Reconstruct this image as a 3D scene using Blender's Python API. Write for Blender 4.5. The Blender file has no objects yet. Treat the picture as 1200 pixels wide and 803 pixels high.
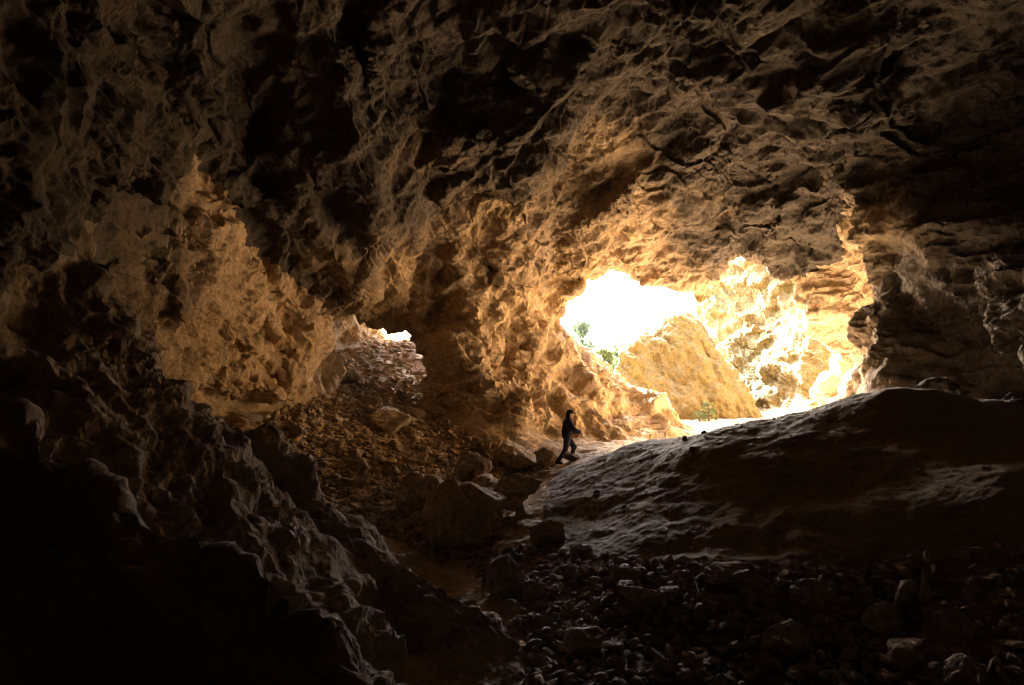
import bpy, math, random
import numpy as np
from mathutils import Vector, Matrix

rng = np.random.default_rng(7)
random.seed(7)
C = bpy.context.scene.collection
FP, PITCH = 800.0, math.radians(4.0)
cp, sp = math.cos(PITCH), math.sin(PITCH)


def W(px, py, d):
    """Point at forward distance d (metres) seen at photo pixel (px, py); the camera stands at the origin."""
    x, y, z = (px - 600) / FP, 1.0, (401.5 - py) / FP
    y2, z2 = y * cp - z * sp, y * sp + z * cp
    k = d / y2
    return (x * k, d, z2 * k)


# ------------------------------------------------------------------ noise
def _h(ix, iy, iz, s):
    n = (ix.astype(np.uint32) * np.uint32(374761393) + iy.astype(np.uint32) * np.uint32(668265263)
         + iz.astype(np.uint32) * np.uint32(2147483647) + np.uint32((s * 974634777 + 12345) & 0xffffffff))
    n = (n ^ (n >> np.uint32(13))) * np.uint32(1274126177)
    n = (n ^ (n >> np.uint32(16))) * np.uint32(2246822519)
    n = n ^ (n >> np.uint32(15))
    return n.astype(np.float32) * np.float32(1.0 / 4294967296.0)


def vnoise(p, seed=0):
    fl = np.floor(p)
    i = fl.astype(np.int64)
    f = (p - fl).astype(np.float32)
    u = f * f * f * (f * (f * 6 - 15) + 10)
    r = 0
    for dx in (0, 1):
        wx = u[:, 0] if dx else 1 - u[:, 0]
        for dy in (0, 1):
            wy = u[:, 1] if dy else 1 - u[:, 1]
            for dz in (0, 1):
                wz = u[:, 2] if dz else 1 - u[:, 2]
                r = r + wx * wy * wz * _h(i[:, 0] + dx, i[:, 1] + dy, i[:, 2] + dz, seed)
    return r * 2 - 1


def fbm(p, octs=4, seed=0, gain=0.5, lac=2.03):
    a, r = 1.0, 0
    q = p.copy()
    for o in range(octs):
        r = r + a * vnoise(q, seed + o)
        q = q * lac + 17.3
        a *= gain
    return r


ROTS = [np.linalg.qr(np.random.default_rng(900 + k).normal(size=(3, 3)))[0] for k in range(12)]


def plnoise(p, seed=0):
    """Piecewise-linear noise on a lattice of tetrahedra: flat broken faces that meet in sharp edges, -1..1."""
    p = p @ ROTS[seed % 12].T + seed * 7.31
    fl = np.floor(p)
    i = fl.astype(np.int64)
    f = (p - fl).astype(np.float32)
    od = np.argsort(-f, axis=1)
    fs = np.take_along_axis(f, od, 1)
    c = i.copy()
    r = (1 - fs[:, 0]) * _h(c[:, 0], c[:, 1], c[:, 2], seed)
    ar = np.arange(len(p))
    for k in range(3):
        c[ar, od[:, k]] += 1
        w = fs[:, k] - (fs[:, k + 1] if k < 2 else 0)
        r = r + w * _h(c[:, 0], c[:, 1], c[:, 2], seed)
    return r * 2 - 1


def crag(p, seed=0, octs=3, gain=.48, warp=.09):
    """Fractured relief: octaves of flat-faced noise, every octave turned and slightly warped."""
    a, r, q = 1.0, 0, p
    for o in range(octs):
        s = seed + o * 3
        wq = q + warp * np.stack([vnoise(q * .8 + 5.1 * k, s + 50 + k) for k in range(3)], 1)
        n = plnoise(wq, s)
        r = r + a * n
        q = q * 2.13
        a *= gain
    return r


def ledges(t, drop=.12):
    """Saw teeth: a slow rise to an edge, then a sudden step."""
    u = t - np.floor(t)
    return np.where(u < 1 - drop, u / (1 - drop), (1 - u) / drop) - .5


def facets(p, seed=0, tilt=1.0, k=.7, ridged=True):
    return crag(p * .9, seed, 2) * .55


def basis(n, a):
    n = np.array(n, float); n /= np.linalg.norm(n)
    a = np.array(a, float); a -= n * a.dot(n); a /= np.linalg.norm(a)
    return np.stack([a, np.cross(n, a), n])


# bedding: long axis runs to the right and towards the viewer, beds dip
BED = basis((0.45, 0.30, 0.84), (0.62, -0.78, -0.05))
BED_OUT = basis((0.75, -0.1, 0.62), (0.45, -0.55, -0.7))


def bed(p, sx, sy, sz, B=BED):
    q = p @ B.T
    return q / np.array([sx, sy, sz])


def sstep(a, b, x):
    t = np.clip((x - a) / (b - a), 0, 1)
    return t * t * (3 - 2 * t)


def smin(a, b, k):
    h = np.clip(.5 + .5 * (b - a) / k, 0, 1)
    return b * (1 - h) + a * h - k * h * (1 - h)


def smax(a, b, k):
    return -smin(-a, -b, k)


# ------------------------------------------------------------------ surface nets
def surface_nets(f, org, h):
    """f > 0 is empty space. Quads of the f = 0 surface, normals towards the empty side."""
    nx, ny, nz = f.shape
    s = f > 0
    ns = [s[i:nx - 1 + i, j:ny - 1 + j, k:nz - 1 + k] for i in (0, 1) for j in (0, 1) for k in (0, 1)]
    cnt = sum(a.astype(np.int8) for a in ns)
    act = (cnt > 0) & (cnt < 8)
    idx = np.full(act.shape, -1, np.int64)
    ci = np.argwhere(act)
    idx[act] = np.arange(len(ci))
    acc = np.zeros((len(ci), 3)); num = np.zeros(len(ci))
    for ax in range(3):
        o = [0, 1, 2]; o.remove(ax)
        for u in (0, 1):
            for v in (0, 1):
                a = ci.copy(); a[:, o[0]] += u; a[:, o[1]] += v
                b = a.copy(); b[:, ax] += 1
                fa = f[a[:, 0], a[:, 1], a[:, 2]]; fb = f[b[:, 0], b[:, 1], b[:, 2]]
                m = (fa > 0) != (fb > 0)
                t = np.where(m, fa / np.where(m, fa - fb, 1), 0)
                pt = a.astype(float); pt[:, ax] += t
                acc += np.where(m[:, None], pt, 0); num += m
    V = acc / num[:, None] * h + np.array(org)
    Q = []
    for ax in range(3):
        o = [(ax + 1) % 3, (ax + 2) % 3]
        sl0 = [slice(1, -1)] * 3; sl1 = [slice(1, -1)] * 3
        sl0[ax] = slice(0, -1); sl1[ax] = slice(1, None)
        e = np.argwhere(s[tuple(sl0)] != s[tuple(sl1)])
        off = np.ones(3, int); off[ax] = 0
        e = e + off
        pos = s[e[:, 0], e[:, 1], e[:, 2]]
        c = []
        for (u, v) in ((-1, -1), (0, -1), (0, 0), (-1, 0)):
            q = e.copy(); q[:, o[0]] += u; q[:, o[1]] += v
            c.append(idx[q[:, 0], q[:, 1], q[:, 2]])
        q = np.stack(c, 1)
        q[pos] = q[pos]
        q[~pos] = q[~pos][:, ::-1]
        Q.append(q[:, ::-1])
    return V, np.concatenate(Q)


def vnormals(V, F):
    n = np.cross(V[F[:, 2]] - V[F[:, 0]], V[F[:, 3]] - V[F[:, 1]])
    N = np.zeros_like(V)
    for k in range(4):
        for c in range(3):
            N[:, c] += np.bincount(F[:, k], n[:, c], len(V))
    return N / np.maximum(np.linalg.norm(N, axis=1), 1e-9)[:, None]


def subdivide(V, F, sel):
    """Split the selected quads in four; returns V, F, parent-face index, hanging (vertex, a, b)."""
    S = F[sel]
    nv = len(V)
    E = np.concatenate([np.stack([S[:, k], S[:, (k + 1) % 4]], 1) for k in range(4)])
    Es = np.sort(E, 1)
    key = Es[:, 0] * nv + Es[:, 1]
    uk, inv, cn = np.unique(key, return_inverse=True, return_counts=True)
    ea, eb = uk // nv, uk % nv
    mid = (V[ea] + V[eb]) / 2
    cen = V[S].mean(1)
    m = len(S)
    ei = nv + inv.reshape(4, m)
    fc = nv + len(uk) + np.arange(m)
    new = []
    for k in range(4):
        new.append(np.stack([S[:, k], ei[k], fc, ei[(k + 3) % 4]], 1))
    keep = np.where(~sel)[0]
    par = np.concatenate([keep] + [np.where(sel)[0]] * 4)
    hang = np.where(cn == 1)[0]
    return (np.concatenate([V, mid, cen]), np.concatenate([F[keep]] + new), par,
            np.stack([nv + hang, ea[hang], eb[hang]], 1))


def mesh_from(name, V, F, smooth=False):
    me = bpy.data.meshes.new(name)
    me.vertices.add(len(V)); me.vertices.foreach_set('co', np.ascontiguousarray(V, np.float32).ravel())
    k = F.shape[1]
    me.loops.add(F.size); me.loops.foreach_set('vertex_index', F.astype(np.int32).ravel())
    me.polygons.add(len(F))
    me.polygons.foreach_set('loop_start', np.arange(0, F.size, k, dtype=np.int32))
    me.polygons.foreach_set('loop_total', np.full(len(F), k, np.int32))
    me.polygons.foreach_set('use_smooth', np.full(len(F), smooth, bool))
    me.update(calc_edges=True)
    return me


def tag(o, label=None, cat=None, group=None, kind=None):
    if label: o['label'] = label
    if cat: o['category'] = cat
    if group: o['group'] = group
    if kind: o['kind'] = kind
    return o


def link(name, me, mat=None, parent=None):
    o = bpy.data.objects.new(name, me); C.objects.link(o)
    if mat and not me.materials: me.materials.append(mat)
    if parent: o.parent = parent
    return o


# ------------------------------------------------------------------ materials
def new_mat(name):
    m = bpy.data.materials.new(name); m.use_nodes = True
    nt = m.node_tree; b = nt.nodes['Principled BSDF']
    b.inputs['Roughness'].default_value = .92
    b.inputs['Specular IOR Level'].default_value = .15
    return m, nt, b


def N_(nt, t, **kw):
    n = nt.nodes.new(t)
    for k, v in kw.items():
        if k in n.inputs: n.inputs[k].default_value = v
        else: setattr(n, k, v)
    return n


def rock_mat(name, cols, stain=(.10, .075, .055), scale=1.0, bump=.6, stain_amt=.6, deep_shade=None, fine=9.0, shade_cols=((.072, .06, .05), (.135, .11, .09))):
    """cols: three base colours mixed by broad and fine noise, dark mineral stains, optional pale veins."""
    m, nt, b = new_mat(name)
    L = nt.links.new
    tc = N_(nt, 'ShaderNodeTexCoord')
    mp = N_(nt, 'ShaderNodeMapping'); L(tc.outputs['Object'], mp.inputs['Vector'])
    mp.inputs['Scale'].default_value = (scale,) * 3
    n1 = N_(nt, 'ShaderNodeTexNoise', Scale=.33, Detail=5.0, Roughness=.6); L(mp.outputs[0], n1.inputs['Vector'])
    n2 = N_(nt, 'ShaderNodeTexNoise', Scale=2.4, Detail=8.0, Roughness=.68); L(mp.outputs[0], n2.inputs['Vector'])
    n3 = N_(nt, 'ShaderNodeTexNoise', Scale=fine, Detail=8.0, Roughness=.72); L(mp.outputs[0], n3.inputs['Vector'])
    r = N_(nt, 'ShaderNodeValToRGB'); L(n1.outputs['Fac'], r.inputs['Fac'])
    r.color_ramp.elements[0].position = .36; r.color_ramp.elements[0].color = (*cols[0], 1)
    r.color_ramp.elements[1].position = .64; r.color_ramp.elements[1].color = (*cols[1], 1)
    mx = N_(nt, 'ShaderNodeMix', data_type='RGBA')
    r2 = N_(nt, 'ShaderNodeMapRange'); L(n2.outputs['Fac'], r2.inputs['Value'])
    r2.inputs['From Min'].default_value = .45; r2.inputs['From Max'].default_value = .68
    L(r2.outputs[0], mx.inputs['Factor']); L(r.outputs[0], mx.inputs['A']); mx.inputs['B'].default_value = (*cols[2], 1)
    if deep_shade:  # grey-brown inner rock; its grade by position also paints in the light's falloff
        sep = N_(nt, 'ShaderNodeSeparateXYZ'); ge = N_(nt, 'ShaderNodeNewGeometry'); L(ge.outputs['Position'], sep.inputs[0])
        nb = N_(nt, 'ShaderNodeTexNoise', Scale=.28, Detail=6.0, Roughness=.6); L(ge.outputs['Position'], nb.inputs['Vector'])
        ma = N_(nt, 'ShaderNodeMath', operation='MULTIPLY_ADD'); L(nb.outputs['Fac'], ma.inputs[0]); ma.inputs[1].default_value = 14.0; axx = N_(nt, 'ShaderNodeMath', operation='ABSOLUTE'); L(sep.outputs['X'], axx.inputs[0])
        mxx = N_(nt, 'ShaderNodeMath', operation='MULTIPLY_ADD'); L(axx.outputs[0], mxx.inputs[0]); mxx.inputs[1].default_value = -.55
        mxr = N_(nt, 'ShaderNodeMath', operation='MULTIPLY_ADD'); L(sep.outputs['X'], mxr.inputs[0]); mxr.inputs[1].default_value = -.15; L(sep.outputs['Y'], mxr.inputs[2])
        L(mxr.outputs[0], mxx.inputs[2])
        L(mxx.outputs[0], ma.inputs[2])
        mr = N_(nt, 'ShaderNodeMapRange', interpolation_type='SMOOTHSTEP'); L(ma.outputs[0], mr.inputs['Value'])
        mr.inputs['From Min'].default_value = deep_shade[0] + 7; mr.inputs['From Max'].default_value = deep_shade[1] + 7
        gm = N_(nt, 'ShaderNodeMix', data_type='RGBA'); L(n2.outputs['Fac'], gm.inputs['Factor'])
        gm.inputs['A'].default_value = (*shade_cols[0], 1); gm.inputs['B'].default_value = (*shade_cols[1], 1)
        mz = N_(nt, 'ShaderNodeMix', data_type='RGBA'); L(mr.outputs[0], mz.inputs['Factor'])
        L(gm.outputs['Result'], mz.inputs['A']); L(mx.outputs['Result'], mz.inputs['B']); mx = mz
    # dark stains
    n4 = N_(nt, 'ShaderNodeTexNoise', Scale=1.1, Detail=7.0, Roughness=.7, Distortion=.6); L(mp.outputs[0], n4.inputs['Vector'])
    r4 = N_(nt, 'ShaderNodeMapRange'); L(n4.outputs['Fac'], r4.inputs['Value'])
    r4.inputs['From Min'].default_value = .52; r4.inputs['From Max'].default_value = .7; r4.inputs['To Max'].default_value = stain_amt
    mx2 = N_(nt, 'ShaderNodeMix', data_type='RGBA'); L(r4.outputs[0], mx2.inputs['Factor'])
    L(mx.outputs['Result'], mx2.inputs['A']); mx2.inputs['B'].default_value = (*stain, 1)
    # fine speckle
    r3 = N_(nt, 'ShaderNodeMapRange'); L(n3.outputs['Fac'], r3.inputs['Value'])
    r3.inputs['From Min'].default_value = .3; r3.inputs['From Max'].default_value = .7
    r3.inputs['To Min'].default_value = .55; r3.inputs['To Max'].default_value = 1.32
    mul = N_(nt, 'ShaderNodeMix', data_type='RGBA', blend_type='MULTIPLY'); mul.inputs['Factor'].default_value = 1
    L(mx2.outputs['Result'], mul.inputs['A']); L(r3.outputs[0], mul.inputs['B'])
    out = mul.outputs['Result']
    L(out, b.inputs['Base Color'])
    hs = []
    for sc_ in (fine * .35, fine * .9):
        v = N_(nt, 'ShaderNodeTexVoronoi', Scale=sc_, feature='F1'); L(mp.outputs[0], v.inputs['Vector'])
        su = N_(nt, 'ShaderNodeVectorMath', operation='SUBTRACT'); L(mp.outputs[0], su.inputs[0]); L(v.outputs['Position'], su.inputs[1])
        cs = N_(nt, 'ShaderNodeVectorMath', operation='SUBTRACT'); L(v.outputs['Color'], cs.inputs[0]); cs.inputs[1].default_value = (.5, .5, .5)
        dt = N_(nt, 'ShaderNodeVectorMath', operation='DOT_PRODUCT'); L(su.outputs[0], dt.inputs[0]); L(cs.outputs[0], dt.inputs[1])
        hs.append(dt)
    a1 = N_(nt, 'ShaderNodeMath', operation='ADD'); L(hs[0].outputs['Value'], a1.inputs[0]); L(hs[1].outputs['Value'], a1.inputs[1])
    ad = N_(nt, 'ShaderNodeMath', operation='MULTIPLY_ADD'); L(n3.outputs['Fac'], ad.inputs[0]); ad.inputs[1].default_value = .05
    L(a1.outputs[0], ad.inputs[2])
    ad2 = N_(nt, 'ShaderNodeMath', operation='MULTIPLY_ADD'); L(n2.outputs['Fac'], ad2.inputs[0]); ad2.inputs[1].default_value = .12
    L(ad.outputs[0], ad2.inputs[2])
    bp = N_(nt, 'ShaderNodeBump', Strength=bump, Distance=1.0); L(ad2.outputs[0], bp.inputs['Height'])
    L(bp.outputs[0], b.inputs['Normal'])
    return m


def plain_mat(name, col, rough=.85, var=.25, scale=30):
    m, nt, b = new_mat(name); L = nt.links.new
    tc = N_(nt, 'ShaderNodeTexCoord')
    n = N_(nt, 'ShaderNodeTexNoise', Scale=float(scale), Detail=5.0); L(tc.outputs['Object'], n.inputs['Vector'])
    r = N_(nt, 'ShaderNodeMapRange'); L(n.outputs['Fac'], r.inputs['Value'])
    r.inputs['From Min'].default_value = .3; r.inputs['From Max'].default_value = .7
    r.inputs['To Min'].default_value = 1 - var; r.inputs['To Max'].default_value = 1 + var
    mul = N_(nt, 'ShaderNodeMix', data_type='RGBA', blend_type='MULTIPLY'); mul.inputs['Factor'].default_value = 1
    mul.inputs['A'].default_value = (*col, 1); L(r.outputs[0], mul.inputs['B'])
    L(mul.outputs['Result'], b.inputs['Base Color'])
    b.inputs['Roughness'].default_value = rough
    return m


M = {}
M['rock'] = rock_mat('cave_rock', [(.45, .325, .205), (.50, .35, .19), (.42, .325, .225)], stain=(.17, .12, .08), deep_shade=(9.5, 15))
M['roof'] = rock_mat('roof_rock', [(.32, .235, .155), (.40, .275, .145), (.27, .21, .15)], stain=(.11, .08, .06), deep_shade=(18.0, 24.0), shade_cols=((.05, .042, .035), (.105, .086, .07)))  # inner tint set darkest here, painting shade into the roof away from the mouth
M['cliff'] = rock_mat('cliff_rock', [(.145, .114, .047), (.14, .098, .038), (.145, .12, .066)], stain=(.13, .08, .03), stain_amt=.5)
M['block'] = rock_mat('boulder_rock', [(.36, .27, .18), (.40, .29, .17), (.31, .25, .18)], stain=(.16, .12, .08))
M['floor'] = rock_mat('rubble_dirt', [(.43, .32, .21), (.46, .33, .19), (.38, .30, .21)], stain=(.24, .17, .11), fine=16.0, deep_shade=(6, 11))
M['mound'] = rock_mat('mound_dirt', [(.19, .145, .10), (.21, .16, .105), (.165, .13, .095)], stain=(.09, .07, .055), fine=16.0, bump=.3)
M['dark'] = rock_mat('grey_brown_rock', [(.27, .21, .155), (.30, .225, .155), (.24, .19, .145)], stain=(.08, .065, .05))

# ------------------------------------------------------------------ plan of the cave
def rbf(points):
    P = np.array(points, float)
    xy, z = P[:, :2], P[:, 2]
    D = np.linalg.norm(xy[:, None] - xy[None], axis=2)
    n = len(P)
    A = np.zeros((n + 3, n + 3)); A[:n, :n] = D + np.eye(n) * -1e-3
    A[:n, n] = 1; A[:n, n + 1:] = xy; A[n, :n] = 1; A[n + 1:, :n] = xy.T
    w = np.linalg.solve(A, np.concatenate([z, np.zeros(3)]))

    def ev(x, y):
        r = np.zeros(x.shape) + w[n] + w[n + 1] * x + w[n + 2] * y
        for i in range(n):
            r += w[i] * np.hypot(x - xy[i, 0], y - xy[i, 1])
        return r
    return ev


def poly_dist(x, y, pts):
    """Signed distance to a polygon, positive inside."""
    pts = np.array(pts, float)
    d = np.full(x.shape, 1e9); ins = np.zeros(x.shape, bool)
    for a, b in zip(pts, np.roll(pts, -1, 0)):
        e = b - a
        t = np.clip(((x - a[0]) * e[0] + (y - a[1]) * e[1]) / (e @ e), 0, 1)
        d = np.minimum(d, np.hypot(x - a[0] - t * e[0], y - a[1] - t * e[1]))
        c = ((a[1] > y) != (b[1] > y)) & (x < (b[0] - a[0]) * (y - a[1]) / (b[1] - a[1] + 1e-12) + a[0])
        ins ^= c
    return np.where(ins, d, -d)


def ridge(x, y, crest, k_right, k_left):
    """Height of a ridge under a crest line (x, y, z); the slopes fall off on its right and left sides."""
    c = np.array(crest, float)
    best = np.full(x.shape, -99.0)
    for a, b in zip(c[:-1], c[1:]):
        e = (b - a)[:2]
        t = np.clip(((x - a[0]) * e[0] + (y - a[1]) * e[1]) / (e @ e), 0, 1)
        dx, dy = x - a[0] - t * e[0], y - a[1] - t * e[1]
        s = np.hypot(dx, dy)
        left = e[0] * dy - e[1] * dx > 0
        best = np.maximum(best, a[2] + t * (b[2] - a[2]) - s * np.where(left, k_left, k_right))
    return best


FLOOR = rbf([
    # below and behind the viewer
    (0, 0, -1.9), (-4, 0, -1.5), (5, 0, -2.0), (0, -7, -1.5), (0, 4, -2.9), (6, 4, -2.6), (-4, 5, -3.6),
    # gully and rubble
    W(650, 803, 8), W(620, 745, 9.5), W(600, 690, 11.5), W(565, 655, 14), W(585, 600, 17), W(618, 565, 20),
    W(480, 590, 17), W(420, 560, 18), W(350, 510, 19), W(280, 490, 18), W(500, 535, 21), W(430, 472, 24.2),
    W(450, 440, 28), W(430, 418, 32), W(480, 400, 38), W(455, 417, 33), W(560, 530, 22.5), W(625, 542, 21.8), W(380, 640, 14),
    (-8, 12, -2.6), (-8, 16, -1.6), (-8, 21, -.6), (-10, 28, 0), (-10, 34, 2),
    # rubble floor at the lower right
    W(800, 780, 8.3), W(1000, 790, 8), W(1150, 760, 7.6), W(900, 705, 9.4), W(1080, 690, 8.8), W(740, 690, 10.5),
    # near face of the mound
    W(700, 610, 14), W(800, 590, 12.6), W(930, 570, 11.6), W(1060, 560, 10.6), W(1180, 560, 9.4),
    # its crest
    W(660, 545, 19.4), W(740, 521, 17), W(835, 504, 14.3), W(950, 488, 13.2), W(1050, 474, 13), W(1150, 500, 12), W(1250, 520, 11.5),
    # ground behind it, running out through the mouth
    W(700, 527, 20.3), (3.6, 22.5, -1.85), (6, 18.5, -1.75), (6, 22, -2.15), (9, 18, -1.5), (9.5, 22.5, -2.1), (6, 25.5, -1.95), (10.5, 25.5, -1.8), (6, 28, -1.32), (7, 30, -1.3),
    (12, 28, -1.2), (11, 34, -1.3), (5, 34, -1.6), (0, 23.3, -1.5),
    # outside
    (0, 32, -1.6), (-4.8, 38.5, 2.85), (-2.6, 37.5, 3.0), (-2.0, 34, 1.6), (-6, 41, 2.3), (-6, 46, 1), (2, 44, -2.5), (10, 44, -1.5), (0, 50, -3.5), (12, 50, -2.5),
    (-12, 50, 0), (18, 40, -1),
])
CEIL = rbf([
    (0, -8, 3.2), (0, -2, 8.2), (-5, 0, 7.5), (6, 0, 7.5), (0, 6, 8.8), (-5, 8, 8.8), (6, 8, 8.0),
    (-6, 13, 8.6), (0, 13, 8.5), (6, 13, 8.0), (-7, 17, 7.6), (-3, 18, 7.6), (2, 18, 7.9), (7, 18, 7.2),
    W(300, 250, 20), W(400, 300, 22), W(450, 335, 24.4), W(550, 285, 24), W(640, 275, 24.5), W(700, 290, 25.5),
    W(800, 225, 22.5), W(900, 215, 22), W(960, 250, 22), W(950, 285, 26),
    W(664, 332, 28), W(720, 317, 28), W(765, 327, 27.8), W(800, 350, 28.6), W(900, 312, 29), W(980, 296, 28.5),
    # passage at the back left
    W(425, 386, 24.6), W(470, 370, 25.6), W(495, 371, 26.2), W(450, 330, 23.6), (-6, 28.5, 4.6), (-6, 33, 5.2), (-6, 38, 4.3), (-9, 34, 4), (-2, 32, 4.5), (-3, 38, 4.6),
    (2, 34, 5.5), (10, 36, 6), (16, 30, 6),
])
CHAMBER = [(-3.6, -7), (-5.2, -2), (-5.6, 3), (-6.2, 8), (-7.6, 12.5), (-8.3, 16), (-8.2, 20), (-7.0, 22.2), (-6.3, 23.6), (-6.5, 25.6),
           (-8.0, 27.2), (-8.6, 33), (-6.8, 37), (-6.7, 41), (-3.4, 41), (-3.2, 36), (-2.2, 31), (-2.6, 28.4), (-3.45, 26.6), (-3.0, 25.5), (-1.9, 25.1), (-.7, 25.5), (.5, 26.5),
           (1.6, 27.8), (1.4, 31), (14.4, 31), (14.2, 28), (13.3, 26.8), (11.5, 25.8), (11.2, 24.4), (11.9, 22.6), (11.3, 20.8), (10.2, 19.3),
           (9.7, 18.3), (10.6, 16.6), (11.4, 14.5), (11.7, 11), (11.0, 7), (7.3, 3), (6, -3), (3, -7)]
OUTSIDE = [(1.0, 28.3), (4, 28.2), (7.2, 28.8), (10, 29.4), (14.3, 29.3), (13.4, 32.5), (12.2, 36), (10.6, 40), (10.0, 42.5), (13, 45), (30, 50), (30, 70),
           (-40, 70), (-40, 42), (-9, 39.5), (-6.6, 38.2), (-4.6, 38), (-3, 35.5), (0.6, 31.5)]
# left foreground: far ridge, near ridge
RIDGE_FAR = [W(-60, 205, 8.8), W(75, 312, 9.3), W(140, 402, 10), W(255, 488, 11), W(348, 533, 11.6), W(380, 592, 11.0),
             W(440, 632, 10.6), W(545, 694, 9.9), W(600, 735, 9.4), W(612, 775, 8.9)]
RIDGE_NEAR = [W(-130, 380, 7.2), W(0, 478, 7.0), W(125, 578, 6.7), W(250, 643, 6.5), W(372, 690, 6.3), W(420, 760, 6.0), W(470, 830, 5.6)]
BUTTRESS = [W(640, 345, 28.2), W(662, 380, 28.0), W(690, 410, 27.8), W(722, 436, 27.5), W(760, 462, 27), W(806, 491, 26.5)]

# hollows (+) and bulges (-) in the rock: centre, radii, depth
LUMPS = [
    (W(810, 185, 20.8), (3.4, 1.8, 2.6), 3.6),      # dark pocket in the roof
    (W(735, 200, 20.0), (1.6, 1.8, 1.6), 1.7),
    (W(668, 280, 23), (1.0, 1.5, 1.2), .9),
    (W(250, 160, 15.5), (1.5, 2.5, 2.2), 1.2),    # recess beside the fluted column
    (W(330, 150, 16), (2.2, 2.2, 1.6), .8),
    (W(180, 300, 13.6), (.9, 1.8, 2.0), 1.1),
    (W(90, 285, 10.5), (1.0, 1.4, 1.0), 1.0),
    (W(180, 100, 10.6), (1.5, 3.0, 2.6), -1.3),   # rib hanging at the upper left
    (W(262, 300, 16), (.7, 1.6, 2.6), -.9),       # fluted column
    (W(445, 260, 22), (1.2, 2.0, 2.4), -1.0),
    (W(600, 180, 20), (3.0, 2.0, 1.6), -.8),
    (W(580, 430, 24), (1.6, 1.6, 2.6), -.7),
    (W(500, 110, 15.5), (2.6, 2.0, 1.2), -.7),
    (W(735, 300, 28.0), (1.4, 1.4, .8), -.7),
    (W(1010, 320, 17), (.8, 1.2, .9), -.5),
    (W(1090, 420, 13), (1.6, 2.5, 1.4), -.6),
    (W(1120, 250, 12), (1.2, 2.5, 2.0), .6),
]


def fields(x, y, z, fl=None):
    """Pieces of the empty-space field at points; fl: precomputed 2-D parts."""
    base, near, far, but, ce, ch, out = fl
    fh = smax(base, but, .5)
    gz = z - fh
    rd = z - np.maximum(near, far)
    lean = sstep(7, 11, x) * .25
    wall = ch
    tight = sstep(23.5, 26, y) * sstep(-1.5, -3, x)
    cave = smin(smin(ce - z, wall, 3.0 - 2.5 * tight), gz, .8 - .6 * tight)
    o = out + lean * (z + 1)
    ext = smin(o, gz, .7)
    v = smax(cave, ext, .5)
    v = np.minimum(v, rd * .8)
    v = np.maximum(v, z - 13.0 - 0.0 * x)          # top of the hill
    v = np.minimum(v, gz)
    return v


def flat(x, y):
    base = FLOOR(x, y)
    near = ridge(x, y, RIDGE_NEAR, 2.3, 1.2)
    far = ridge(x, y, RIDGE_FAR, 1.1, 1.7)
    return (base, near, far, ridge(x, y, BUTTRESS, 1.1, 1.1), CEIL(x, y), poly_dist(x, y, CHAMBER), poly_dist(x, y, OUTSIDE))


H = 0.2
ox, oy, oz = -13.0, -9.0, -7.0
nx, ny, nz = 165, 295, 105
gx = ox + np.arange(nx) * H; gy = oy + np.arange(ny) * H; gz_ = oz + np.arange(nz) * H
X2, Y2 = np.meshgrid(gx, gy, indexing='ij')
F2d = flat(X2, Y2)
f = fields(X2[:, :, None], Y2[:, :, None], gz_[None, None], [a[:, :, None] for a in F2d])
f = np.broadcast_to(f, (nx, ny, nz)).astype(np.float32).copy()
for c, r, dpt in LUMPS:
    r = np.array(r) * 1.6
    i0 = np.maximum(((np.array(c) - r - (ox, oy, oz)) / H).astype(int), 0)
    i1 = ((np.array(c) + r - (ox, oy, oz)) / H).astype(int) + 2
    sl = tuple(slice(a, b) for a, b in zip(i0, i1))
    q = (((gx[sl[0]] - c[0]) / r[0]) ** 2)[:, None, None] + (((gy[sl[1]] - c[1]) / r[1]) ** 2)[None, :, None] \
        + (((gz_[sl[2]] - c[2]) / r[2]) ** 2)[None, None]
    f[sl] += (dpt * np.clip(1 - q, 0, 1) ** 1.5).astype(np.float32)
band = np.argwhere(np.abs(f) < 1.6)
pts = band * H + np.array([ox, oy, oz])
# how rough each place is: rock is blocky, the earth floor is gentle
ii = (band[:, 0], band[:, 1])
zf = smax(F2d[0], F2d[3], .5)[ii]
earth = sstep(.9, .1, pts[:, 2] - zf) * (1 - sstep(-.9, -.2, np.maximum(F2d[1], F2d[2])[ii] - zf)) * sstep(.15, .5, F2d[0][ii] - F2d[3][ii] + .3)
outw = sstep(28.5, 30.5, pts[:, 1]) * sstep(6, 9, pts[:, 0])
amp = 1 - .92 * earth
amp *= 1 - .6 * sstep(24.5, 26.5, pts[:, 1]) * sstep(-1.5, -3, pts[:, 0])
amp *= 1 - .6 * sstep(-.5, .1, F2d[3][ii] - pts[:, 2]) * sstep(.1, .6, (F2d[3] - F2d[0])[ii])
amp *= 1 - .55 * sstep(-1.2, -.6, F2d[1][ii] - pts[:, 2])
amp *= 1 - .75 * sstep(-.8, -.2, np.maximum(F2d[1], F2d[2])[ii] - zf) * sstep(-5.5, -4.5, pts[:, 0])
n = .4 * fbm(pts / 4.2, 2, 3)
big = crag(bed(pts, 3.4, 2.4, 2.0), 11, 2, .5) * .95
big2 = crag(bed(pts, 4.2, 2.2, 1.3, BED_OUT), 12, 2, .5) * .65
mid = .42 * ledges(bed(pts, 1, 1, 1)[:, 2] / 1.5 + .8 * vnoise(pts / 2.5, 77), .15) * sstep(-.25, .35, vnoise(pts / 3.3, 78))
tot = amp * (n + big * (1 - outw) + big2 * outw + mid)
f[band[:, 0], band[:, 1], band[:, 2]] += np.clip(tot, -1.45, 1.45).astype(np.float32)
f[0], f[-1], f[:, 0], f[:, -1], f[:, :, 0], f[:, :, -1] = (.5,) * 6
V, F = surface_nets(f, (ox, oy, oz), H)

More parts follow.
